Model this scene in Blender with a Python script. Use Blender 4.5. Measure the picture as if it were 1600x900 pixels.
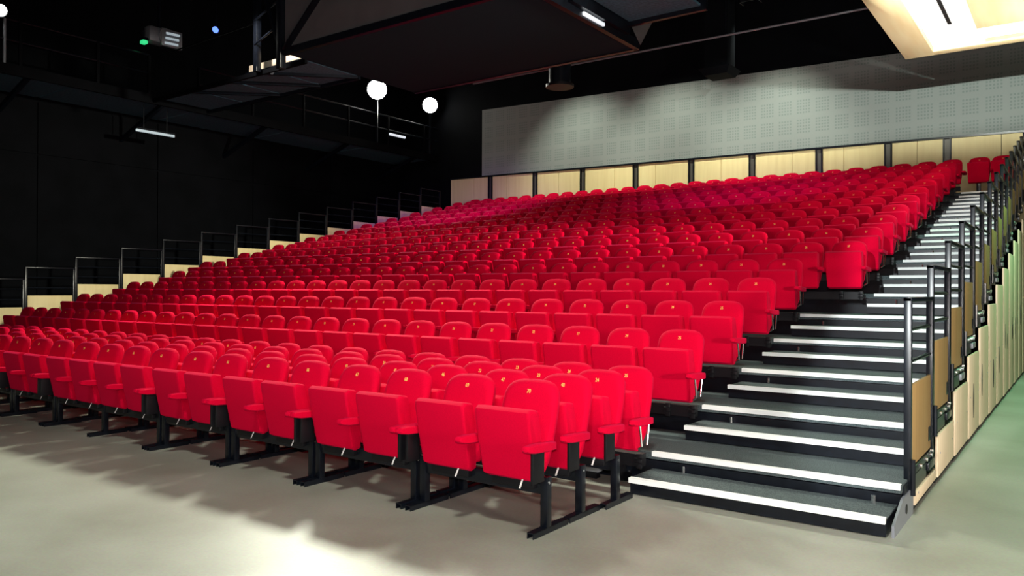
import bpy, bmesh, math, random
from mathutils import Vector, Matrix
random.seed(7)
for o in list(bpy.data.objects): bpy.data.objects.remove(o, do_unlink=True)
SC = bpy.context.scene
COL = SC.collection
PI = math.pi

# ------------------------------------------------------------------ camera
YAW, PIT, ROL = -0.6273, 0.0035, 0.0040
CAM = Vector((2.5876, -5.3733, 1.4464))
cd = bpy.data.cameras.new('camera'); cam = bpy.data.objects.new('camera', cd); COL.objects.link(cam)
cd.sensor_width = 36.0; cd.lens = 1218.15*36/1600; cd.clip_start = .05; cd.clip_end = 200
fw = Vector((math.sin(YAW)*math.cos(PIT), math.cos(YAW)*math.cos(PIT), math.sin(PIT)))
rt = Vector((math.cos(YAW), -math.sin(YAW), 0)); up = rt.cross(fw)
r2 = rt*math.cos(ROL)+up*math.sin(ROL); u2 = -rt*math.sin(ROL)+up*math.cos(ROL)
m = Matrix((r2, u2, -fw)).transposed().to_4x4(); m.translation = CAM
cam.matrix_world = m
SC.camera = cam

# ------------------------------------------------------------------ world, exposure, large lights
w = bpy.data.worlds.new('world'); SC.world = w; w.use_nodes = True
w.node_tree.nodes['Background'].inputs[0].default_value = (.55, .6, .8, 1)
w.node_tree.nodes['Background'].inputs[1].default_value = .012
SC.view_settings.view_transform = 'Standard'; SC.view_settings.look = 'None'
SC.view_settings.gamma = 1.0; SC.view_settings.use_curve_mapping = False
SC.view_settings.exposure = 0.0

def spot(name, loc, to, watts, col, angle, blend=.4, size=.12):
    l = bpy.data.lights.new(name, 'SPOT'); l.energy = watts; l.color = col
    l.spot_size = math.radians(angle); l.spot_blend = blend; l.shadow_soft_size = size
    o = bpy.data.objects.new(name, l); COL.objects.link(o); o.location = loc
    o.rotation_euler = (Vector(to)-Vector(loc)).to_track_quat('-Z', 'Y').to_euler()
    return o
# the camera's own flash, just above the lens
def flash(loc, watts):
    l = bpy.data.lights.new('camera_flash', 'POINT'); l.energy = watts; l.color = (1, .97, .93); l.shadow_soft_size = .05
    o = bpy.data.objects.new('camera_flash', l); COL.objects.link(o); o.location = loc
flash((2.62, -5.40, 1.62), 610)
# front-of-house wash from behind the photographer and an added fill over the open floor
spot('front_wash_light', (4.5, -12.5, 5.5), (-3.0, 3.0, .8), 1050, (1, .88, .92), 70, .6, .35)
spot('floor_fill_light', (2.2, -4.8, 8.8), (1.6, -3.6, 0), 2100, (.98, 1, .88), 100, .6, .4)
# narrow upright fill added to brighten the white step strips, in place of retroreflection
aisle = spot('strip_fill_light', (1.6, -12.5, 4.6), (1.15, 10.0, .12), 9000, (.93, 1, 1), 18.2, .25, .1); aisle.scale = (.36, 1, 1)
# fill beam added by the right-hand wall to brighten the pale far-side boards
spot('board_fill_light', (8.7, 5.0, 5.4), (-14.5, 4.8, 2.4), 11500, (1, .97, .80), 28, .8, .3)
# violet-tinted stage lights above the upper rows
spot('upper_row_light', (-9.5, 8.4, 6.2), (-11.5, 11.4, 3.0), 620, (.42, .08, 1), 84, .8, .3)
spot('upper_row_light', (-3.0, 8.4, 6.2), (-3.4, 11.2, 3.0), 380, (.42, .08, 1), 84, .8, .3)
# back lights on the bridge, throwing seat shadows towards the open floor
spot('bridge_light', (-8.6, 4.0, 6.0), (-4.5, -4.5, 0), 3400, (.97, 1, .82), 90, .5, .5)
spot('bridge_light', (-4.6, 4.0, 6.0), (0.5, -4.5, 0), 1500, (.97, 1, .82), 90, .5, .5)
# fills added to tint the floor green and brighten the fascia and ceiling cloud
spot('green_fill_light', (2.5, 8.0, 5.9), (3.2, 7.0, 0), 1250, (.30, 1, .52), 110, .8, .3)
spot('fascia_fill_light', (8.2, -3.5, 1.7), (1.7, 2.0, .6), 2300, (1, .90, .78), 70, .8, .3)
spot('cloud_fill_light', (2.7, 9.7, 3.7), (1.0, 10.2, 6.1), 620, (1, .96, .86), 88, .6, .2)

# ------------------------------------------------------------------ materials
def mat(name, col, rough=.6, metal=0, noise=None, scale=8, bump=0, bscale=60, sheen=0, spec=.5, emit=None, es=0):
    m = bpy.data.materials.new(name); m.use_nodes = True
    nt = m.node_tree; b = nt.nodes['Principled BSDF']
    b.inputs['Base Color'].default_value = (*col, 1); b.inputs['Roughness'].default_value = rough
    b.inputs['Metallic'].default_value = metal; b.inputs['Specular IOR Level'].default_value = spec
    tc = nt.nodes.new('ShaderNodeTexCoord')
    if noise:
        n = nt.nodes.new('ShaderNodeTexNoise'); n.inputs['Scale'].default_value = scale; n.inputs['Detail'].default_value = 6
        nt.links.new(tc.outputs['Object'], n.inputs['Vector'])
        r = nt.nodes.new('ShaderNodeValToRGB'); r.color_ramp.elements[0].color = (*noise, 1); r.color_ramp.elements[1].color = (*col, 1)
        r.color_ramp.elements[0].position = .35; r.color_ramp.elements[1].position = .62
        nt.links.new(n.outputs['Fac'], r.inputs['Fac']); nt.links.new(r.outputs['Color'], b.inputs['Base Color'])
    if bump:
        n2 = nt.nodes.new('ShaderNodeTexNoise'); n2.inputs['Scale'].default_value = bscale
        nt.links.new(tc.outputs['Object'], n2.inputs['Vector'])
        bp = nt.nodes.new('ShaderNodeBump'); bp.inputs['Strength'].default_value = bump; bp.inputs['Distance'].default_value = .01
        nt.links.new(n2.outputs['Fac'], bp.inputs['Height']); nt.links.new(bp.outputs['Normal'], b.inputs['Normal'])
    if sheen:
        b.inputs['Sheen Weight'].default_value = sheen; b.inputs['Sheen Roughness'].default_value = .4
        b.inputs['Sheen Tint'].default_value = (1, .10, .50, 1)
    if emit:
        b.inputs['Emission Color'].default_value = (*emit, 1); b.inputs['Emission Strength'].default_value = es
    return m

def wood(name, c1, c2, axis=2, scale=14):
    m = mat(name, c1, .55); nt = m.node_tree; b = nt.nodes['Principled BSDF']
    tc = nt.nodes.new('ShaderNodeTexCoord'); mp = nt.nodes.new('ShaderNodeMapping')
    s = [scale]*3; s[axis] = .6; mp.inputs['Scale'].default_value = s
    n = nt.nodes.new('ShaderNodeTexNoise'); n.inputs['Scale'].default_value = 1.0; n.inputs['Detail'].default_value = 5
    r = nt.nodes.new('ShaderNodeValToRGB'); r.color_ramp.elements[0].color = (*c2, 1); r.color_ramp.elements[1].color = (*c1, 1)
    r.color_ramp.elements[0].position = .3; r.color_ramp.elements[1].position = .6
    nt.links.new(tc.outputs['Object'], mp.inputs['Vector']); nt.links.new(mp.outputs['Vector'], n.inputs['Vector'])
    nt.links.new(n.outputs['Fac'], r.inputs['Fac']); nt.links.new(r.outputs['Color'], b.inputs['Base Color'])
    return m

RED = mat('red_velvet', (.70, .0006, .032), .85, noise=(.63, .0005, .028), scale=160, bump=.2, bscale=400, sheen=.10, spec=.05)
BLACK = mat('black_metal', (.005, .007, .012), .30, noise=(.003, .004, .007), scale=12, spec=.4)
DARK = mat('black_plastic', (.005, .005, .007), .5, spec=.3)
PAINT = mat('black_paint', (.0028, .0033, .0048), .8, noise=(.0015, .002, .003), scale=1.5, spec=.08)
SOFFIT = mat('dark_soffit', (.010, .028, .040), .85, spec=.2)
GOLD = mat('gold_thread', (.95, .62, .16), .6)
WHITE = mat('white_nosing', (.88, .92, .92), .45)
CARPET = mat('speckled_carpet', (.085, .115, .120), .95, noise=(.026, .038, .044), scale=130, bump=.4, bscale=300)
CHROME = mat('chrome', (.75, .76, .78), .22, 1)
STEEL = mat('dull_steel', (.30, .32, .36), .5, .6)
DSTEEL = mat('dark_steel', (.14, .13, .11), .5, .3)
CREAM = wood('cream_fascia', (.74, .60, .42), (.66, .52, .35))
BROWN = wood('brown_board', (.36, .225, .085), (.30, .18, .065))
PINE = wood('pale_wood', (.93, .78, .40), (.86, .70, .34), 2, 9)
CLOUDW = wood('honey_frame', (.93, .76, .46), (.87, .66, .36), 1, 6)
GREY = mat('grey_panel', (.09, .09, .095), .8, noise=(.075, .075, .08), scale=2)
MESHM = mat('grey_grating', (.09, .20, .28), .7, noise=(.05, .12, .17), scale=20)
TAGW = mat('white_tag', (.8, .8, .78), .6)
GLOW = mat('lamp_glass', (1, 1, .95), .3, emit=(1, 1, .92), es=40)
COVE = mat('lit_cove', (.95, .93, .9), .6, emit=(1, .96, .90), es=.8)
TUBE = mat('tube_light', (.9, .92, .95), .3, emit=(.85, .92, 1), es=.8)
GREENL = mat('green_lamp', (.1, .8, .3), .3, emit=(.05, 1, .35), es=.7)
BLUEL = mat('blue_lamp', (.1, .2, .9), .3, emit=(.10, .20, 1), es=2.5)
PALEGLOW = mat('pale_glow', (.45, .55, .60), .25, emit=(.75, .9, 1), es=.35)  # faint emission; on the stage spotlight it stands in for reflected light
LITBOARD = mat('pale_board', (.85, .72, .55), .6)

# concrete floor: large stains, fine grain, scratches
def floor_mat():
    m = mat('concrete_floor', (.34, .34, .28), .42); nt = m.node_tree; b = nt.nodes['Principled BSDF']
    tc = nt.nodes.new('ShaderNodeTexCoord')
    def noise(sc, det, vec=None):
        n = nt.nodes.new('ShaderNodeTexNoise'); n.inputs['Scale'].default_value = sc; n.inputs['Detail'].default_value = det
        nt.links.new(vec or tc.outputs['Object'], n.inputs['Vector']); return n
    a = noise(.9, 8); r = nt.nodes.new('ShaderNodeValToRGB')
    r.color_ramp.elements[0].color = (.295, .292, .24, 1); r.color_ramp.elements[1].color = (.41, .415, .355, 1)
    r.color_ramp.elements[0].position = .35; r.color_ramp.elements[1].position = .65
    nt.links.new(a.outputs['Fac'], r.inputs['Fac'])
    g = noise(60, 4); mx = nt.nodes.new('ShaderNodeMixRGB'); mx.blend_type = 'MULTIPLY'; mx.inputs['Fac'].default_value = .35
    nt.links.new(r.outputs['Color'], mx.inputs['Color1']); nt.links.new(g.outputs['Color'], mx.inputs['Color2'])
    mp = nt.nodes.new('ShaderNodeMapping'); mp.inputs['Scale'].default_value = (1.2, 26, 1); mp.inputs['Rotation'].default_value = (0, 0, .35)
    nt.links.new(tc.outputs['Object'], mp.inputs['Vector'])
    s = noise(1.0, 3, mp.outputs['Vector']); r3 = nt.nodes.new('ShaderNodeValToRGB')
    r3.color_ramp.elements[0].position = .70; r3.color_ramp.elements[1].position = .76
    r3.color_ramp.elements[0].color = (0, 0, 0, 1); r3.color_ramp.elements[1].color = (.25, .25, .25, 1)
    nt.links.new(s.outputs['Fac'], r3.inputs['Fac'])
    ad = nt.nodes.new('ShaderNodeMixRGB'); ad.blend_type = 'MIX'; ad.inputs['Color2'].default_value = (.52, .51, .44, 1)
    nt.links.new(r3.outputs['Color'], ad.inputs['Fac']); nt.links.new(mx.outputs['Color'], ad.inputs['Color1'])
    nt.links.new(ad.outputs['Color'], b.inputs['Base Color'])
    return m
FLOOR = floor_mat()

# grey acoustic board with groups of small square perforations
def perforated():
    m = mat('perforated_board', (.40, .42, .40), .8); nt = m.node_tree; b = nt.nodes['Principled BSDF']
    tc = nt.nodes.new('ShaderNodeTexCoord'); sp = nt.nodes.new('ShaderNodeSeparateXYZ'); nt.links.new(tc.outputs['Object'], sp.inputs[0])
    def mth(op, a, b_):
        n = nt.nodes.new('ShaderNodeMath'); n.operation = op
        for i, v in enumerate((a, b_)):
            if isinstance(v, (int, float)): n.inputs[i].default_value = v
            else: nt.links.new(v, n.inputs[i])
        return n.outputs[0]
    def mask(v, per, frac, holes):
        f = mth('FRACT', mth('DIVIDE', v, per), 0)
        ing = mth('LESS_THAN', f, frac)
        h = mth('FRACT', mth('MULTIPLY', f, holes/frac), 0)
        return mth('MULTIPLY', ing, mth('LESS_THAN', h, .55))
    k = mth('MULTIPLY', mask(sp.outputs[0], .46, .76, 5), mask(sp.outputs[2], .50, .76, 5))
    mx = nt.nodes.new('ShaderNodeMixRGB'); mx.inputs['Color1'].default_value = (.265, .29, .275, 1); mx.inputs['Color2'].default_value = (.19, .228, .215, 1)
    nt.links.new(k, mx.inputs['Fac']); nt.links.new(mx.outputs['Color'], b.inputs['Base Color'])
    return m
PERF = perforated()

# ------------------------------------------------------------------ mesh helpers
class MB:
    def __init__(s): s.v = []; s.f = []; s.sm = []
    def add(s, vs, fs, smooth=False):
        n = len(s.v); s.v += [tuple(p) for p in vs]; s.f += [tuple(i+n for i in f) for f in fs]; s.sm += [smooth]*len(fs); return s
    def box(s, x0, x1, y0, y1, z0, z1):
        vs = [(x, y, z) for z in (z0, z1) for y in (y0, y1) for x in (x0, x1)]
        return s.add(vs, [(0, 2, 3, 1), (4, 5, 7, 6), (0, 1, 5, 4), (2, 6, 7, 3), (0, 4, 6, 2), (1, 3, 7, 5)])
    def bbox(s, x0, x1, y0, y1, z0, z1, b=.01):          # box with bevelled edges
        bm = bmesh.new(); bmesh.ops.create_cube(bm, size=1)
        for v in bm.verts: v.co = ((x0+x1)/2+v.co.x*(x1-x0), (y0+y1)/2+v.co.y*(y1-y0), (z0+z1)/2+v.co.z*(z1-z0))
        bmesh.ops.bevel(bm, geom=list(bm.edges), offset=b, segments=2, affect='EDGES', profile=.5)
        bm.verts.index_update(); s.add([v.co[:] for v in bm.verts], [[v.index for v in f.verts] for f in bm.faces], True); bm.free(); return s
    def tube(s, a, b, r, n=8, r1=None):
        a, b = Vector(a), Vector(b); d = (b-a).normalized(); u = d.orthogonal().normalized(); v = d.cross(u); r1 = r if r1 is None else r1
        k = len(s.v)
        ring = [(a+(u*math.cos(t)+v*math.sin(t))*r)[:] for t in [2*PI*i/n for i in range(n)]] + [(b+(u*math.cos(t)+v*math.sin(t))*r1)[:] for t in [2*PI*i/n for i in range(n)]]
        s.add(ring, [(i, (i+1) % n, n+(i+1) % n, n+i) for i in range(n)], True)
        s.add(ring[:n], [tuple(range(n-1, -1, -1))]); s.add(ring[n:], [tuple(range(n))]); return s
    def bar(s, a, b, w_, h_):                             # rectangular bar between two points
        a, b = Vector(a), Vector(b); d = (b-a).normalized()
        ref = Vector((0, 0, 1)) if abs(d.z) < .9 else Vector((1, 0, 0))
        u = d.cross(ref).normalized()*w_/2; v = u.cross(d).normalized()*h_/2
        vs = [p+i*u+j*v for p in (a, b) for i, j in ((-1, -1), (1, -1), (1, 1), (-1, 1))]
        return s.add(vs, [(3, 2, 1, 0), (4, 5, 6, 7), (0, 1, 5, 4), (1, 2, 6, 5), (2, 3, 7, 6), (3, 0, 4, 7)])
    def loft(s, rings, cap=True):
        n = len(rings[0]); vs = [p for r in rings for p in r]; fs = []
        for k in range(len(rings)-1):
            for i in range(n): fs.append((k*n+i, k*n+(i+1) % n, (k+1)*n+(i+1) % n, (k+1)*n+i))
        if cap: fs += [tuple(range(n-1, -1, -1)), tuple((len(rings)-1)*n+i for i in range(n))]
        return s.add(vs, fs, True)
    def mesh(s, name, mt):
        me = bpy.data.meshes.new(name); me.from_pydata(s.v, [], s.f); me.polygons.foreach_set('use_smooth', s.sm)
        bm = bmesh.new(); bm.from_mesh(me); bmesh.ops.recalc_face_normals(bm, faces=bm.faces); bm.to_mesh(me); bm.free()
        me.materials.append(mt); 
        try: me.set_sharp_from_angle(angle=math.radians(42))
        except Exception: pass
        return me
    def build(s, name, mt, parent=None, loc=None):
        o = bpy.data.objects.new(name, s.mesh(name, mt)); COL.objects.link(o)
        if parent: o.parent = parent
        if loc: o.location = loc
        return o
def place(name, me, parent=None, loc=(0, 0, 0)):
    o = bpy.data.objects.new(name, me); COL.objects.link(o); o.location = loc
    if parent: o.parent = parent
    return o
def tag(o, label, cat, group=None):
    o['label'] = label; o['category'] = cat
    if group: o['group'] = group
    return o
def empty(name, loc, label, cat, group=None):
    o = bpy.data.objects.new(name, None); o.empty_display_size = .1; COL.objects.link(o); o.location = loc
    return tag(o, label, cat, group)
def struct(o): o['kind'] = 'structure'; return o
ORD = ['zeroth', 'first', 'second', 'third', 'fourth', 'fifth', 'sixth', 'seventh', 'eighth', 'ninth', 'tenth', 'eleventh', 'twelfth',
       'thirteenth', 'fourteenth', 'fifteenth', 'sixteenth', 'seventeenth', 'eighteenth', 'nineteenth', 'twentieth', 'twenty-first', 'twenty-second',
       'twenty-third', 'twenty-fourth', 'twenty-fifth', 'twenty-sixth', 'twenty-seventh', 'twenty-eighth', 'twenty-ninth', 'thirtieth']

# ------------------------------------------------------------------ room shell
R, D = .2374, .9662           # tier rise and depth
XL, XRT = -14.5, 1.70         # left and right edge of the stand
NT = 15
struct(MB().box(-17.6, 9, -14, 15.4, -.2, 0).build('floor', FLOOR))
wl = struct(MB().box(-17.8, -17.5, -14, 15.4, 0, 10).build('wall_left', PAINT))
for y in range(-12, 15, 3):
    MB().box(-17.5, -17.46, y+.02, y+2.98, .02, 4.62).build('panel', PAINT, wl)
    MB().box(-17.5, -17.46, y+.02, y+2.98, 4.66, 5.9).build('panel', PAINT, wl)
struct(MB().box(9, 9.3, -14, 15.4, 0, 10).build('wall_right', PAINT))
struct(MB().box(-17.8, 9.3, -14.3, -14, 0, 10).build('wall_front', PAINT))
struct(MB().box(-17.8, 9.3, -14.3, 15.7, 10, 10.2).build('ceiling', PAINT))
wb = struct(MB().box(-17.8, 9.3, 15.12, 15.5, 0, 10).build('wall_back', PAINT))
def ztop(x): return 5.257-(x+13.465)*.01635       # top of the wood band
def zgrey(x): return 7.453-(x+13.476)*.02498
x0, x1 = -13.46, 9.0
MB().add([(x, y, z) for y in (15.03, 15.12) for x, z in ((x0, ztop(x0)), (x1, ztop(x1)), (x1, zgrey(x1)), (x0, zgrey(x0)))],
         [(0, 1, 2, 3), (7, 6, 5, 4), (0, 4, 5, 1), (1, 5, 6, 2), (2, 6, 7, 3), (3, 7, 4, 0)]).build('acoustic_panel', PERF, wb)
posts = [-14.80, -13.09, -11.30, -9.56, -7.78, -6.07, -4.37, -2.67, -1.08, .16, 1.9, 3.6, 5.3, 7.0]
for i in range(len(posts)-1):
    a, b = posts[i]+(.09 if i else 0), posts[i+1]-.09
    mid = a+(b-a)*(.62, .35, .5)[i % 3]
    for p, q in ((a, mid-.006), (mid+.006, b)):
        MB().add([(x, y, z) for y in (15.02, 15.12) for x, z in ((p, 3.0), (q, 3.0), (q, ztop(q)-.05), (p, ztop(p)-.05))],
                 [(0, 1, 2, 3), (7, 6, 5, 4), (0, 4, 5, 1), (1, 5, 6, 2), (2, 6, 7, 3), (3, 7, 4, 0)]).build('wood_panel', PINE, wb)
    if i:
        for dx in (-.085, .055): MB().box(posts[i]+dx, posts[i]+dx+.03, 14.98, 15.1, 3.0, ztop(posts[i])-.04).build('black_upright', BLACK, wb)
        MB().box(posts[i]-.06, posts[i]+.06, 15.05, 15.12, 3.0, ztop(posts[i])-.05).build('steel_strip', DSTEEL, wb)
MB().bar((-14.8, 15.0, ztop(-14.8)-.025), (9, 15.0, ztop(9)-.025), .06, .045).build('ledge_rail', BLACK, wb)

# ------------------------------------------------------------------ retractable stand: tiers, steps, rails, side panels
def cres(y, z, h, x):      # dark curved slot cut in a side panel
    n = 8; b = MB(); L = []; Rr = []
    for i in range(n+1):
        t = i/n; zz = z+(t-.5)*h; wd = .05*math.sin(PI*t)+.002
        L.append((x, y-.03*math.sin(PI*t), zz)); Rr.append((x, y-.03*math.sin(PI*t)+wd*1.3, zz))
    ring = L+Rr[::-1]; k = len(ring)
    b.add(ring+[(p[0]-.02, p[1], p[2]) for p in ring], [tuple(range(k)), tuple(range(2*k-1, k-1, -1))]+[(i, k+i, k+(i+1) % k, (i+1) % k) for i in range(k)])
    return b
bolt_me = MB().tube((0, 0, 0), (.022, 0, 0), .014, 8).mesh('bolt', CHROME)
hinge_me = None
for k in range(1, NT+1):
    y0 = (k-1)*D; z = k*R; ylast = y0+D-.06 if k < NT else 14.92
    t = empty('tier_platform', (XRT, y0, 0), '%s black tier platform of the seating stand, counting up from the floor' % ORD[k], 'platform', 'tier platforms of the stand')
    def P(b, n, mt, par=t): return b.build(n, mt, par, (-XRT, -y0, 0))
    P(MB().box(XL, XRT, y0, ylast+.04, z-.05, z), 'deck', CARPET)
    P(MB().box(XL, XRT-.004, y0+.03, y0+.05, max(z-R-.02, 0.0), z-.05), 'riser', BLACK)
    P(MB().box(XL, XRT, y0+.005, y0+.03, z-.052, z-.046), 'metal_edge', STEEL)
    P(MB().box(XL, XRT-.002, y0+.005, y0+.03, z-.125, z-.06), 'edge_beam', BLACK)
    xs = 0.0 if k <= 5 else .598
    nz = P(MB().box(xs, XRT-.005 if k == 1 else XRT-.01, y0-.006, y0+.04, z-.030, z+.005), 'nosing', WHITE); nz['label'] = 'white step edge strip'
    # side panel standing on the floor beside the tier
    xf = XRT+.018+.008*(k-1); ya = y0+.335; yb = min(y0+D+.30, 14.96)
    sp_ = empty('side_panel', (xf, ya, 0), '%s cream side panel clad along the right flank of the stand, counting from the front' % ORD[k], 'panel', 'cream side panels of the stand')
    fp = MB().bbox(-.010, .010, 0, yb-ya, .045, z-.115, .003).build('board', CREAM, sp_)
    MB().box(-.03, -.011, 0, yb-ya, 0, .045).build('kick_strip', DARK, sp_)
    for q in (.12, .85): MB().tube((.009, q, z*.45), (.013, q, z*.45), .008, 6).build('screw', STEEL, sp_)
    P(MB().box(XRT, XRT+.012, y0+.05, ylast, z-.115, z-.012), 'side_beam', BLACK)
    if k >= 4:
        for (yy, zz, hh) in [(.34+.2*math.sin(k*2.3), .32+.11*(k-4)+.1*math.sin(k*1.7), .34)]+([(.62, z*.40, .22)] if k > 7 else []):
            cres(yy, zz, hh, .014).build('hand_slot', DARK, sp_)
    # intermediate aisle step
    ys = y0-.383; xi = .011 if k <= 5 else .599; zs = z-R/2
    s = empty('aisle_step', (xi, ys, z-R), '%s black intermediate aisle step with white edge, counting up from the floor' % ORD[k], 'step', 'aisle steps beside the seats')
    def Q(b, n, mt): return b.build(n, mt, s, (-xi, -ys, -(z-R)))
    Q(MB().box(xi, XRT-.02, ys+.01, y0-.01, z-R+.008, zs-.012), 'step_box', BLACK)
    Q(MB().box(xi, XRT-.02, ys+.012, y0-.01, zs-.012, zs), 'tread', CARPET)
    Q(MB().box(xi, XRT-.02, ys-.02, ys+.025, zs-.030, zs+.005), 'nosing', WHITE)['label'] = 'white step edge strip'
    Q(MB().tube((xi+.25, y0-.02, zs), (xi+.25, y0-.02, zs+.05), .010, 6), 'bolt', CHROME)
    if k == 1: Q(MB().tube((XRT-.15, y0-.06, zs), (XRT-.15, y0-.06, zs+.05), .014, 6), 'bolt', CHROME)

# grey gusset plate at the foot of the right-hand corner
b = MB(); b.add([(x, y, zz) for x in (1.705, 1.72) for y, zz in ((-.34, .0), (-.34, .07), (-.05, .17), (.31, .17), (.31, 0))],
    [(0, 1, 2, 3, 4), (9, 8, 7, 6, 5)]+[(i, (i+1) % 5, 5+(i+1) % 5, 5+i) for i in range(5)])
g = tag(b.build('gusset_plate', STEEL), 'grey steel gusset plate at the foot of the right front corner', 'plate')
MB().tube((1.71, .05, .085), (1.724, .05, .085), .03, 10).build('bolt_hole', DARK, g)

def rail(x, k, side):
    y0 = (k-1)*D; z = k*R
    sh = .25 if side > 0 else -.34
    where = 'right' if side > 0 else 'left'
    t = empty('guard_rail', (x, y0+sh, z-.1), '%s black guard rail up the %s edge of the stand, with %s infill board' % (ORD[k], where, 'brown' if side > 0 else 'cream'), 'railing', 'guard rails on the %s side' % where)
    def P(b, n, mt): return b.build(n, mt, t, (0, -y0-sh, -(z-.1)))
    top = 1.177
    ypA, ypB = y0+sh-.02, y0+sh+.90
    lo = z-.06 if side > 0 else z-.02
    for yy in (ypA, ypB): P(MB().bbox(-.022, .022, yy-.022, yy+.022, lo, z+top, .002), 'post', BLACK)
    P(MB().bbox(-.026, .026, ypA-.022, ypB+.022, z+top-.03, z+top, .006), 'top_rail', BLACK)
    for h in (.965, .755): P(MB().tube((0, ypA, z+h), (0, ypB, z+h), .013, 8), 'mid_rail', BLACK)
    zb = .06 if side > 0 else .015
    P(MB().bbox(-.009, .009, ypA+.03, ypB-.03, z+zb, z+.60, .003), 'infill_board', BROWN if side > 0 else PINE)['label'] = 'brown board' if side > 0 else 'cream board'
    if side > 0:
        P(MB().bbox(-.018, .018, ypA+.02, ypB-.02, z+.0, z+.05, .005), 'bottom_rail', BLACK)
        for yy in (ypA+.35, ypA+.6, ypB-.12, ypB-.06):
            o = place('bolt', bolt_me, t, (.012, yy-y0-sh, .125+(.02 if yy > ypB-.1 else 0)))
        P(MB().tube((.03, ypA-.015, z-.10), (.03, ypA-.015, z+.13), .018, 8), 'socket', BLACK)
        P(MB().bbox(.0, .028, ypB-.22, ypB+.05, z-.075, z-.02, .004), 'bracket', STEEL if k > 2 else BLACK)
for k in range(1, NT+1): rail(XRT+.0, k, 1); rail(XL, k, -1)

# ------------------------------------------------------------------ seats
def fy(z): return (z-.82)*.29                        # recline of the back
def back_outline(grow):
    pts = []
    w_, zb, zt = .205-grow, .345+grow, .885-grow
    prof = [(-.172, zb), (-.192, zb+.06), (-.203, .52), (-.205, .66), (-.203, .74)]
    for x, z in prof: pts.append((x*w_/.205, z))
    for i in range(1, 10):
        a = PI-PI*i/10; ca, sa = math.cos(a), math.sin(a)
        pts.append((w_*.99*math.copysign(abs(ca)**.62, ca), .74+(zt-.74)*abs(sa)**.72))
    for x, z in prof[::-1]: pts.append((-x*w_/.205, z))
    return pts
def backrest():
    b = MB(); rings = []
    for grow, off in ((.045, -.004), (.016, .0), (.0, .020), (.0, .055), (.014, .072)):
        rings.append([(x, fy(z)+off, z) for x, z in back_outline(grow)])
    return b.loft(rings)
def cushion():                                       # folded-up seat pan, wedge seen from the front
    prof = [(-.185, .300), (-.225, .320), (-.262, .500), (-.300, .690), (-.300, .728), (-.272, .745), (-.205, .735), (-.165, .60), (-.150, .42), (-.140, .315)]
    cy, cz = -.22, .52; b = MB(); rings = []
    for x, s in ((-.205, .88), (-.198, .97), (-.18, 1), (.18, 1), (.198, .97), (.205, .88)):
        rr = []
        for y, z in prof:
            xx = x*(.93+.07*min(1, (z-.3)/.3))
            rr.append((xx, cy+(y-cy)*(s if abs(x) < .2 else s), cz+(z-cz)*(1-(1-s)*.4)))
        rings.append(rr)
    return b.loft(rings)
def armrest(x):
    b = MB(); rings = []
    for y, wd, z0, z1 in ((-.405, .018, .528, .548), (-.395, .026, .520, .558), (-.33, .030, .508, .560), (-.2, .030, .500, .552), (-.12, .028, .498, .548), (-.11, .022, .505, .54)):
        c = .010
        rings.append([(x+sx*(wd-(c if cz_ else 0)), y, zz) for sx, zz, cz_ in ((-1, z0+c*.6, 0), (-1, z1-c*.6, 0), (-1, z1, 1), (1, z1, 1), (1, z1-c*.6, 0), (1, z0+c*.6, 0), (1, z0, 1), (-1, z0, 1))])
    return b.loft(rings)
ME = dict(back=backrest().mesh('backrest', RED), cush=cushion().mesh('seat_cushion', RED), armR=armrest(.25).mesh('armrest', RED), armL=armrest(-.25).mesh('armrest', RED),
          plateR=MB().bbox(.235, .255, -.33, -.21, .325, .51, .004).mesh('side_plate', DARK), plateL=MB().bbox(-.255, -.235, -.33, -.21, .325, .51, .004).mesh('side_plate', DARK),
          tag=MB().bar((.10, -.215, .315), (.095, -.24, .265), .012, .003).mesh('tag', TAGW),
          rod=MB().tube((.262, -.30, .51), (.262, -.27, .36), .008, 6).tube((.262, -.27, .36), (.225, -.25, .335), .008, 6).tube((.262, -.16, .50), (.262, -.19, .36), .006, 6).mesh('arm_rod', CHROME),
          hinge=MB().bbox(-.16, .16, -.19, -.09, .255, .315, .01).tube((-.18, -.14, .3), (.18, -.14, .3), .02, 8).mesh('hinge_mount', DARK))
NUM = {}
def number_mesh(n):
    if n not in NUM:
        c = bpy.data.curves.new('seat_number', 'FONT'); c.body = str(n); c.size = .038; c.align_x = 'CENTER'; c.align_y = 'CENTER'; c.extrude = .001; c.resolution_u = 2; c.offset = .0002
        o = bpy.data.objects.new('tmp_number', c); COL.objects.link(o)
        dg = bpy.context.evaluated_depsgraph_get(); me = bpy.data.meshes.new_from_object(o.evaluated_get(dg)); me.name = 'seat_number'
        me.transform(Matrix.Diagonal((.78, 1, 1, 1))); me.materials.clear(); me.materials.append(GOLD); bpy.data.objects.remove(o); bpy.data.curves.remove(c); NUM[n] = me
    return NUM[n]
TILT = PI/2-math.atan(.29)
def proj_u(p):
    d = Vector(p)-CAM; return 800+1218.15*d.dot(r2)/max(d.dot(fw), .01)

seats = []   # (distance, position, row text, index from aisle, number, flags)
def add_seat(x, y, z, row, idx, n, flags):
    if proj_u((x+.2, y-.15, z+.6)) < -12: return
    seats.append(((Vector((x, y, z+.6))-CAM).length, (x, y, z), row, idx, n, flags))
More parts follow.
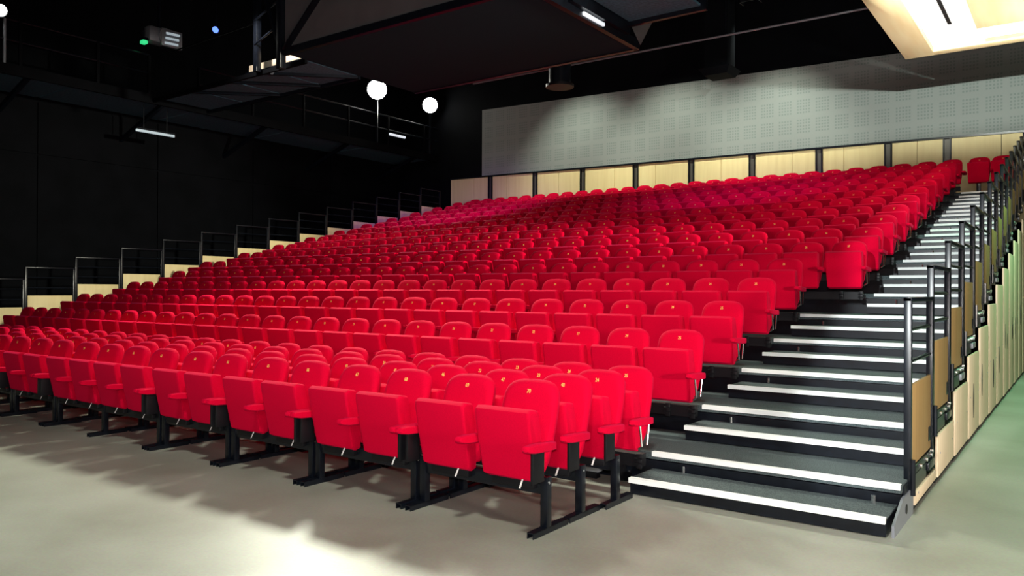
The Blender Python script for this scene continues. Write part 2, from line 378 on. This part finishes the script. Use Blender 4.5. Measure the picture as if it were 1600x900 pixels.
# loose benches on the floor: three rows
units = [(0, 2), (-1.0594, 2), (-2.1188, 2), (-3.1782, 2), (-4.2376, 4), (-6.30, 2), (-7.36, 2), (-8.42, 2), (-9.48, 2)]
unitsB = [(-1.0594*i, 2) for i in range(11)]
leg_me = MB().bbox(-.025, .025, -.025, .025, .035, .335, .004).mesh('leg', BLACK)
foot_b = MB().box(-.024, -.018, -.19, .19, 0, .036).box(.018, .024, -.19, .19, 0, .036).box(-.024, .024, -.19, .19, .030, .036)
foot_me = foot_b.mesh('foot', BLACK)
rname = ['front', 'second', 'third']
for ri, (yr, us, n0, dx) in enumerate([(-1.33, units, 70, 0), (-.93, unitsB, 48, .0), (-.53, unitsB, 24, .035)]):
    idx = 0
    for ui, (ux, cnt) in enumerate(us):
        xr = ux+dx; xl = xr-.5*(cnt-1)-.462
        for j in range(cnt):
            fl = 'F'+('R' if j == 0 else '')+('L' if j == cnt-1 else '')
            add_seat(xr-.204-.5*j, yr, 0, '%s loose floor row' % rname[ri], idx, n0-idx, fl); idx += 1
        if proj_u((xr, yr-.13, .2)) < -12: continue
        bo = empty('bench_frame', ((xr+xl)/2, yr-.13, 0), 'black metal bench frame under the %s loose floor row, %s from the aisle' % (rname[ri], ORD[ui+1]), 'frame', 'bench frames of the loose floor rows')
        xc = (xr+xl)/2
        MB().bbox(xl-.02-xc, xr+.03-xc, -.020, .02, .225, .315, .006).build('beam', BLACK, bo)
        lx = [xr+.012, xl-.0]+([xc-.02] if cnt == 4 else [])
        for q in lx:
            place('leg', leg_me, bo, (q-xc, -.005, 0)); place('foot', foot_me, bo, (q-xc, .02, 0))
            MB().tube((q-xc+.025, -.01, .3), (q-xc+.029, -.01, .3), .008, 6).build('bolt', CHROME, bo)
# rows on the tiers
for j in range(16):
    xs = (-.140 if j < 5 else .343); cnt = 26 if j < 5 else 28; n0 = (25 if j < 4 else 26) if j < 5 else 27
    y = j*D-.147; z = j*R
    if j == 15: y, z = 14.25, 15*R-.06
    rowt = ('%s tier row' % ORD[j+1]) if j < 15 else 'topmost tier row'
    for i in range(cnt): add_seat(xs-.5*i, y, z, rowt, i, n0-i, 'T'+('A' if i == 0 else '')+('L' if i == cnt-1 else ''))
    if j == 15:
        for q, x in enumerate((1.30, .868)): seats.append((0, (x, y, z), ('rightmost', 'left')[q], q, 29-q, 'S'))
    b = empty('seat_beam', ((xs-.5*(cnt-1)/2), y, z), 'long black mounting beam beneath the seats of the %s' % rowt, 'beam', 'mounting beams under the tier rows')
    L = .5*(cnt-1)/2+.22
    zb = .17
    MB().box(-L, L-.05, -.10, -.02, zb, .262).build('beam', DARK, b)
    if j < 15:
        for q in range(0, cnt, 3):
            xx = L-.3-.5*q
            MB().bbox(xx-.03, xx+.03, -.02, .14, zb+.0, zb+.06, .004).build('bracket', BLACK, b)
        for q in (0, 1):
            xx = L-.06-.22*q
            MB().bbox(xx-.022, xx+.022, -.115, -.10, .16, .27, .004).tube((xx-.03, -.118, .20), (xx+.03, -.118, .20), .005, 6).tube((xx-.03, -.118, .235), (xx+.03, -.118, .235), .005, 6).build('clamp', DARK, b)
    else:
        for q in range(0, cnt, 2):
            xx = L-.22-.5*q
            MB().bbox(xx-.03, xx+.03, -.09, -.03, .065, zb, .004).build('foot', BLACK, b)
seats.sort(key=lambda s: s[0])
NEAR, FAR = seats[:300], seats[300:]
for dist, pos, row, idx, n, fl in NEAR:
    if 'S' in fl:
        lab = 'dark red tip-up seat alone on a post at the aisle top, %s of two' % row
    else:
        lab = 'red velvet tip-up seat %sin the %s, %s from the aisle' % ('numbered %d ' % n if n > 0 else '', row, ORD[idx+1] if idx else 'nearest')
        if idx == 0: lab = lab.replace('nearest from', 'nearest')
    t = empty('theatre_seat', pos, lab, 'seat', 'red tip-up seats of the auditorium')
    bk = place('backrest', ME['back'], t); place('seat_cushion', ME['cush'], t)
    if n > 0:
        o = place('seat_number', number_mesh(n), bk, (0, fy(.815)-.006, .815)); o.rotation_euler = (TILT, 0, 0); o['label'] = 'gold seat number'
    place('armrest', ME['armR'], t)
    if 'L' in fl: place('armrest', ME['armL'], t)
    if 'F' in fl:
        place('tag', ME['tag'], t)['label'] = 'white tag'
        place('hinge_mount', ME['hinge'], t)
        if 'R' in fl: place('side_plate', ME['plateR'], t)
        if 'L' in fl: place('side_plate', ME['plateL'], t)
    if 'A' in fl: place('arm_rod', ME['rod'], t)
    if 'S' in fl:
        MB().bbox(-.04, .04, -.17, -.09, .06, .34, .006).build('post', BLACK, t)
        if idx: place('armrest', ME['armL'], t)
# the most distant seats, beyond the three hundred that show largest
fb = MB()
for me in (ME['back'], ME['cush'], ME['armR']):
    vs = [v.co[:] for v in me.vertices]; fs = [tuple(p.vertices) for p in me.polygons]
    for dist, pos, row, idx, n, fl in FAR:
        fb.add([(v[0]+pos[0], v[1]+pos[1], v[2]+pos[2]) for v in vs], fs, True)
fo = bpy.data.meshes.new('far_seats'); fo.from_pydata(fb.v, [], fb.f); fo.polygons.foreach_set('use_smooth', fb.sm); fo.materials.append(RED); fo.set_sharp_from_angle(angle=math.radians(42))
fo = place('far_seats', fo); fo['kind'] = 'stuff'; tag(fo, 'remaining dark red tip-up seats filling the upper rows far from the camera', 'seats')
nb = MB()
for dist, pos, row, idx, n, fl in FAR:
    if n > 0:
        me = number_mesh(n); M4 = Matrix.Translation((pos[0], pos[1]+fy(.815)-.006, pos[2]+.815)) @ Matrix.Rotation(TILT, 4, 'X')
        nb.add([(M4 @ v.co)[:] for v in me.vertices], [tuple(p.vertices) for p in me.polygons])
no = bpy.data.meshes.new('seat_numbers'); no.from_pydata(nb.v, [], nb.f); no.materials.append(GOLD)
no = place('seat_numbers', no, fo); no['kind'] = 'stuff'; no['label'] = 'gold seat numbers'

# small electrical box and roller on the floor under the first tier row
t = empty('junction_box', (-.46, -.09, 0), 'small grey electrical box under the loose seats beside the aisle', 'box')
MB().bbox(-.07, .07, -.04, .04, .05, .15, .008).build('body', STEEL, t); MB().bbox(.075, .16, -.03, .03, .08, .13, .006).build('plug', TAGW, t); MB().box(-.05, .05, -.03, .03, 0, .05).build('base', DARK, t)
t = empty('stand_roller', (-.21, -.05, 0), 'black roller wheel on a bracket under the aisle end of the stand', 'roller')
MB().tube((-.03, 0, .08), (.03, 0, .08), .08, 20).build('wheel', DARK, t); MB().bbox(-.05, .05, -.03, .03, .16, .30, .006).box(-.05, -.035, -.03, .03, .08, .18).box(.035, .05, -.03, .03, .08, .18).build('bracket', BLACK, t); MB().tube((-.055, 0, .08), (.055, 0, .08), .012, 8).build('axle', CHROME, t)

# ------------------------------------------------------------------ overhead: catwalk, bridge, fixtures
t = empty('catwalk', (-16.4, 0, 6), 'long dark catwalk with handrails along the left wall', 'catwalk')
def W(b, n, mt, par=t): return b.build(n, mt, par, (16.4, 0, -6))
for y in range(-6, 15, 3): W(MB().box(-17.45, -15.4, y+.02, y+2.98, 6.0, 6.05), 'grating', MESHM)
W(MB().box(-15.42, -15.36, -6, 15, 5.90, 6.12), 'edge_beam', PAINT)
W(MB().tube((-15.4, -6, 7.05), (-15.4, 4.6, 7.05), .025).tube((-15.4, 5.9, 7.05), (-15.4, 15, 7.05), .025), 'top_rail', BLACK)
W(MB().tube((-15.4, -6, 6.62), (-15.4, 4.6, 6.62), .02).tube((-15.4, 5.9, 6.62), (-15.4, 15, 6.62), .02), 'mid_rail', BLACK)
for y in (-5, -3.3, -1.6, .1, 1.8, 3.4, 4.6, 5.9, 7.5, 9.2, 10.9, 12.6, 14.3): W(MB().bbox(-15.43, -15.37, y-.03, y+.03, 5.9, 7.05, .006), 'post', PAINT)
for y in (-4, -1, 2, 5, 8, 11, 14): W(MB().bar((-15.5, y, 5.95), (-17.45, y, 5.3), .08, .1), 'bracket_arm', BLACK)

t = empty('lighting_bridge', (-10, 5, 6), 'dark lighting bridge with grated floor and clad box crossing under the ceiling', 'bridge')
def B(b, n, mt): return b.build(n, mt, t, (10, -5, -6))
bx0, bx1, by0, by1 = -9.78, -4.1, 4.2, 7.85
B(MB().box(bx0, bx1, by0, by0+.04, 6.08, 8.6), 'front_cladding', GREY)
B(MB().box(bx0, bx1, by0+.05, by1, 6.0, 6.06), 'soffit', SOFFIT)
B(MB().box(bx0, bx1, by0-.03, by0+.06, 5.97, 6.10), 'front_edge_beam', BLACK)
B(MB().box(bx1-.06, bx1+.04, by0, by1, 5.98, 6.16), 'side_edge_beam', BLACK)
B(MB().box(bx0, bx1, by1-.06, by1+.04, 5.98, 6.16), 'rear_edge_beam', BLACK)
B(MB().box(bx0, bx0+.04, by0+.9, by1, 6.08, 7.4), 'end_cladding', PAINT)
for x in (-15.2, -13.8, -12.4, -11.0):
    B(MB().box(x+.02, x+1.36 if x < -11.1 else bx0-.05, 4.75, 6.1, 6.0, 6.04), 'grating', MESHM)
B(MB().box(-15.35, bx0, 4.68, 4.74, 5.93, 6.02), 'front_beam', PAINT); B(MB().box(-15.35, bx0, 6.1, 6.16, 5.93, 6.12), 'rear_beam', BLACK)
for a, c in (((-13.9, 4.72, 5.97), (-12.4, 6.1, 5.97)), ((-12.4, 4.72, 5.97), (-11, 6.1, 5.97)), ((-11.2, 4.72, 5.97), (-9.8, 6.1, 5.97))): B(MB().bar(a, c, .05, .06), 'brace', BLACK)
B(MB().bbox(-11.21, -11.09, 4.5, 4.62, 5.95, 9.9, .01), 'post', BLACK); B(MB().bbox(-9.96, -9.82, 4.12, 4.26, 5.72, 9.9, .01), 'post', BLACK)
B(MB().bar((-9.9, 4.2, 6.05), (-11.0, 4.3, 8.3), .06, .06), 'brace', BLACK)
B(MB().bar((-9.7, 4.14, 6.05), (-8.2, 4.14, 7.3), .14, .03), 'brace', BLACK)
B(MB().tube((-11.15, 4.5, 6.5), (-9.9, 4.2, 6.62), .02).tube((-11.15, 4.5, 7.0), (-9.9, 4.2, 7.1), .02), 'ladder_rung', BLACK)
B(MB().tube((-15.3, 4.7, 7.0), (-11.2, 4.6, 7.0), .018), 'top_rail', PAINT)
bd = B(MB().box(-12.15, -9.84, 5.08, 5.12, 6.03, 6.36), 'kick_board', LITBOARD); bd['label'] = 'pale lit kick board'
B(MB().tube((-12.15, 5.0, 6.17), (-9.9, 5.0, 6.17), .016), 'low_rail', BLACK)
spot('kick_board_fill', (-10.6, 3.7, 6.9), (-11.1, 5.1, 6.18), 260, (1, .90, .80), 80, .7, .05)  # fill added to light the kick board
B(MB().box(-3.95, -2.6, 5.3, 7.2, 6.30, 6.34), 'side_grating', MESHM)
B(MB().box(-4.05, -2.5, 7.2, 7.28, 6.22, 6.40), 'side_beam', BLACK)
B(MB().box(-4.05, -3.97, 5.3, 7.28, 6.10, 6.40), 'side_beam', BLACK)
B(MB().add([(-4.02, 7.0, 6.6), (-3.75, 7.80, 6.5), (-4.03, 7.80, 6.05), (-4.02, 7.02, 6.6), (-3.75, 7.82, 6.5), (-4.03, 7.82, 6.05)], [(0, 1, 2), (5, 4, 3), (0, 3, 4, 1), (1, 4, 5, 2), (2, 5, 3, 0)]), 'gusset', GREY)
MBt = B(MB().bbox(-4.10, -4.02, 5.75, 6.45, 6.02, 6.08, .01), 'tube_light', TUBE); MBt['label'] = 'pale tube light'

# two bright floodlights on poles above the catwalk rail
for i, (y, z, wtt) in enumerate(((12.1, 7.81, 900), (14.6, 7.80, 600))):
    t = empty('floodlight', (-15.4, y, 6.05), '%s glaring round floodlight on a pole above the far catwalk' % ('nearer, larger' if i == 0 else 'farther, smaller'), 'lamp', 'floodlights on the catwalk')
    z -= 6.05
    MB().tube((0, 0, 0), (0, 0, z-.32), .035).build('pole', BLACK, t)
    dirv = (Vector((0, -6, 1.0))-Vector((-15.4, y, z+6.05))).normalized(); rr = .30 if i == 0 else .25
    c = Vector((0, 0, z))
    MB().tube(c-dirv*.30, c-dirv*.02, rr*.5, 20, rr*1.08).build('housing', BLACK, t)
    bm = MB(); rings = []
    u = dirv.orthogonal().normalized(); v = dirv.cross(u)
    for q in range(6):
        a = q/5*PI/2*.98; rings.append([(c+dirv*(.10*math.sin(a)-.01)+(u*math.cos(th)+v*math.sin(th))*rr*math.cos(a))[:] for th in [2*PI*k_/20 for k_ in range(20)]])
    bm.loft(rings).build('lens', GLOW, t)
    spot('floodlight_beam', Vector((-15.4, y, z+6.05))+dirv*.4, (0, -6, 1), wtt, (1, 1, .88), 90, .6, .2)
# lamp just entering the top left corner
t = empty('corner_floodlight', (-15.4, 1.50, 6.05), 'bright floodlight at the top left corner of the catwalk', 'lamp')
MB().tube((0, 0, 0), (0, 0, 1.0), .03).build('pole', STEEL, t); MB().tube((0, 0, 1.12), (.12, -.12, 1.10), .08, 16, .14).build('housing', BLACK, t); MB().tube((.121, -.121, 1.10), (.13, -.13, 1.10), .12, 16).build('lens', GLOW, t)
# moving head; the stripes' faint glow stands in for reflections off its louvres
t = empty('stage_spotlight', (-15.3, 4.8, 7.3), 'grey stage spotlight with glinting louvres hanging beyond the catwalk at upper left', 'lamp')
MB().bbox(-.20, .16, -.34, .16, .02, .42, .10).build('housing', STEEL, t)
MB().tube((-.05, .05, .2), (.16, .10, .20), .16, 16, .22).build('barrel', STEEL, t)
MB().bbox(.10, .20, -.05, .48, -.02, .40, .02).build('louvre_box', STEEL, t)
for q in range(3): MB().bar((.21, .02+.02*q, .05+.12*q), (.21, .36+.02*q, .07+.12*q), .03, .05).build('louvre_glint', PALEGLOW, t)
MB().box(-.03, .03, -.03, .03, .42, 2.65).build('drop_pole', BLACK, t)
t = empty('indicator_lamp', (-15.3, 4.42, 7.25), 'small green glowing lamp below the grey stage spotlight', 'lamp')
MB().bbox(-.08, .08, -.06, .06, 0, .08, .02).build('lens', GREENL, t); MB().box(-.09, .09, -.07, .07, .08, .14).build('housing', BLACK, t); MB().tube((0, 0, .14), (0, 0, 2.7), .015).build('hanger', BLACK, t)
t = empty('effect_lamp', (-15.4, 6.38, 8.08), 'small blue glowing lamp hanging in the dark near the bridge', 'lamp')
MB().tube((.0, 0, .05), (.06, -.06, .05), .07, 14).build('lens', BLUEL, t); MB().tube((-.12, .12, .06), (-.002, .002, .05), .05, 14, .09).build('housing', BLACK, t); MB().tube((-.06, .06, .1), (-.06, .06, 1.9), .015).build('hanger', BLACK, t)
t = empty('work_light', (-15.36, 12.6, 6.36), 'short pale tube light on the catwalk rail below the floodlights', 'lamp')
MB().bbox(0, .05, 0, .72, .08, .15, .01).build('tube', TUBE, t); MB().box(-.04, 0, .0, .72, .06, .16).build('holder', BLACK, t)
t = empty('work_light', (-16.0, 4.6, 5.30), 'dim grey tube light under the near catwalk on the left wall', 'lamp')
MB().bbox(0, .05, 0, 1.0, .0, .06, .01).build('tube', PALEGLOW, t); MB().box(-.02, .07, .0, 1.0, .06, .10).build('holder', BLACK, t); MB().tube((.02, .2, .1), (.02, .2, .7), .01).tube((.02, .8, .1), (.02, .8, .7), .01).build('hanger', BLACK, t)

# hanging pipe, drum and dark beam end
t = empty('lighting_pipe', (-6, 10.5, 6.85), 'thin steel lighting pipe hanging across the hall in front of the rear wall', 'pipe')
MB().tube((-4.2, 0, 0), (6.5, 0, -.03), .022).build('pipe', STEEL, t)
for x in (-3.5, -.2, 2.6, 5.4): MB().tube((x, 0, 0), (x, 0, 3.1), .008, 6).build('hanger', BLACK, t)
t = empty('hanging_drum', (-7.2, 10.0, 6.2), 'dark round drum hanging behind the bridge at centre', 'drum')
MB().tube((0, 0, .06), (0, 0, 3.78), .26, 24).build('body', BLACK, t); MB().tube((0, 0, 0), (0, 0, .06), .33, 24).build('rim', DARK, t)
t = empty('roof_beam_end', (-4.3, 12.5, 6.55), 'black square hanging column with a stepped foot overlapping the grey rear wall', 'column')
MB().box(-.27, .28, -.25, .25, .16, 3.4).build('shaft', PAINT, t); MB().add([(x, y, z) for z, k_ in ((0, .28), (.16, .38)) for x, y in ((-k_, -k_), (k_, -k_), (k_, k_), (-k_, k_))], [(3, 2, 1, 0), (4, 5, 6, 7), (0, 1, 5, 4), (1, 2, 6, 5), (2, 3, 7, 6), (3, 0, 4, 7)]).build('foot', PAINT, t)

# wall washers hanging in front of the rear wall
for i, x in enumerate((-9.7, -6.7, -3.5)):
    t = empty('wall_washer', (x, 12.3, 8.25), '%s black wall washer in the dark above the grey rear wall, counting from the left' % ORD[i+1], 'lamp', 'wall washers')
    MB().box(-.22, .22, -.12, -.10, -.16, .10).box(-.22, .22, -.12, .14, .08, .10).box(-.22, -.20, -.12, .14, -.16, .10).box(.20, .22, -.12, .14, -.16, .10).build('housing', DARK, t)
    MB().tube((0, 0, .1), (0, 0, 2.25), .012, 6).build('hanger', DARK, t)
    spot('wall_washer_beam', (x, 12.32, 8.22), (x+(.3 if i < 2 else -.3), 15.0, 4.4), 580, (.94, 1, .84), 84 if i < 2 else 76, .9, .06)

# added fill light for the rear wall, with an added flag shielding upper rows
t = empty('rear_wall_fill', (1.0, 5.95, 6.1), 'added fill spotlight with a beam-shaping flag, unseen under the ceiling cloud', 'lamp')
MB().tube((0, -.35, -.22), (0, .12, -.22), .09, 16).build('housing', BLACK, t); MB().box(-.7, .6, .14, .80, -.290, -.282).build('beam_flag', BLACK, t); MB().box(-.02, .02, -.15, -.11, -.14, 0).build('hanger', BLACK, t)
spot('rear_wall_fill_beam', (1.0, 6.2, 5.88), (-.4, 15.0, 6.4), 2500, (.92, 1, .90), 76, .9, .03)

# luminous ceiling cloud at upper right
cx0, cx1, cy0, cy1, cz = -.20, 6.2, 4.0, 11.85, 6.10
t = empty('ceiling_cloud', (3, 8, cz), 'large suspended pale wood ceiling panel with a glowing white cove at upper right', 'ceiling panel')
def K(b, n, mt): return b.build(n, mt, t, (-3, -8, -cz))
f1 = .85
for n, (a, b_, c, d) in dict(left=(cx0, cx0+.52, cy0, cy1), right=(cx1-.52, cx1, cy0, cy1), back=(cx0+.52, cx1-.52, cy1-.26, cy1), front=(cx0+.52, cx1-.52, cy0, cy0+.4)).items():
    K(MB().bbox(a, b_, c, d, cz, cz+.10, .008), 'frame_board', CLOUDW)
K(MB().box(cx0+.52, cx1-.52, cy0+.4, cy1-.26, cz+.10, cz+.14), 'glowing_cove', COVE)['label'] = 'glowing white cove'
K(MB().bbox(cx0+1.35, cx1-1.35, cy0+1.1, cy1-1.35, cz-.02, cz+.03, .01), 'inner_board', CLOUDW)
K(MB().box(cx0+.93, cx0+.99, cy0+.8, cy1-1.55, cz+.085, cz+.10), 'slot', DARK)
for x in (cx0+.3, cx1-.3):
    for y in (cy0+.3, cy1-.3): K(MB().tube((x, y, cz+.1), (x, y, 10), .01, 6), 'hanger', BLACK)
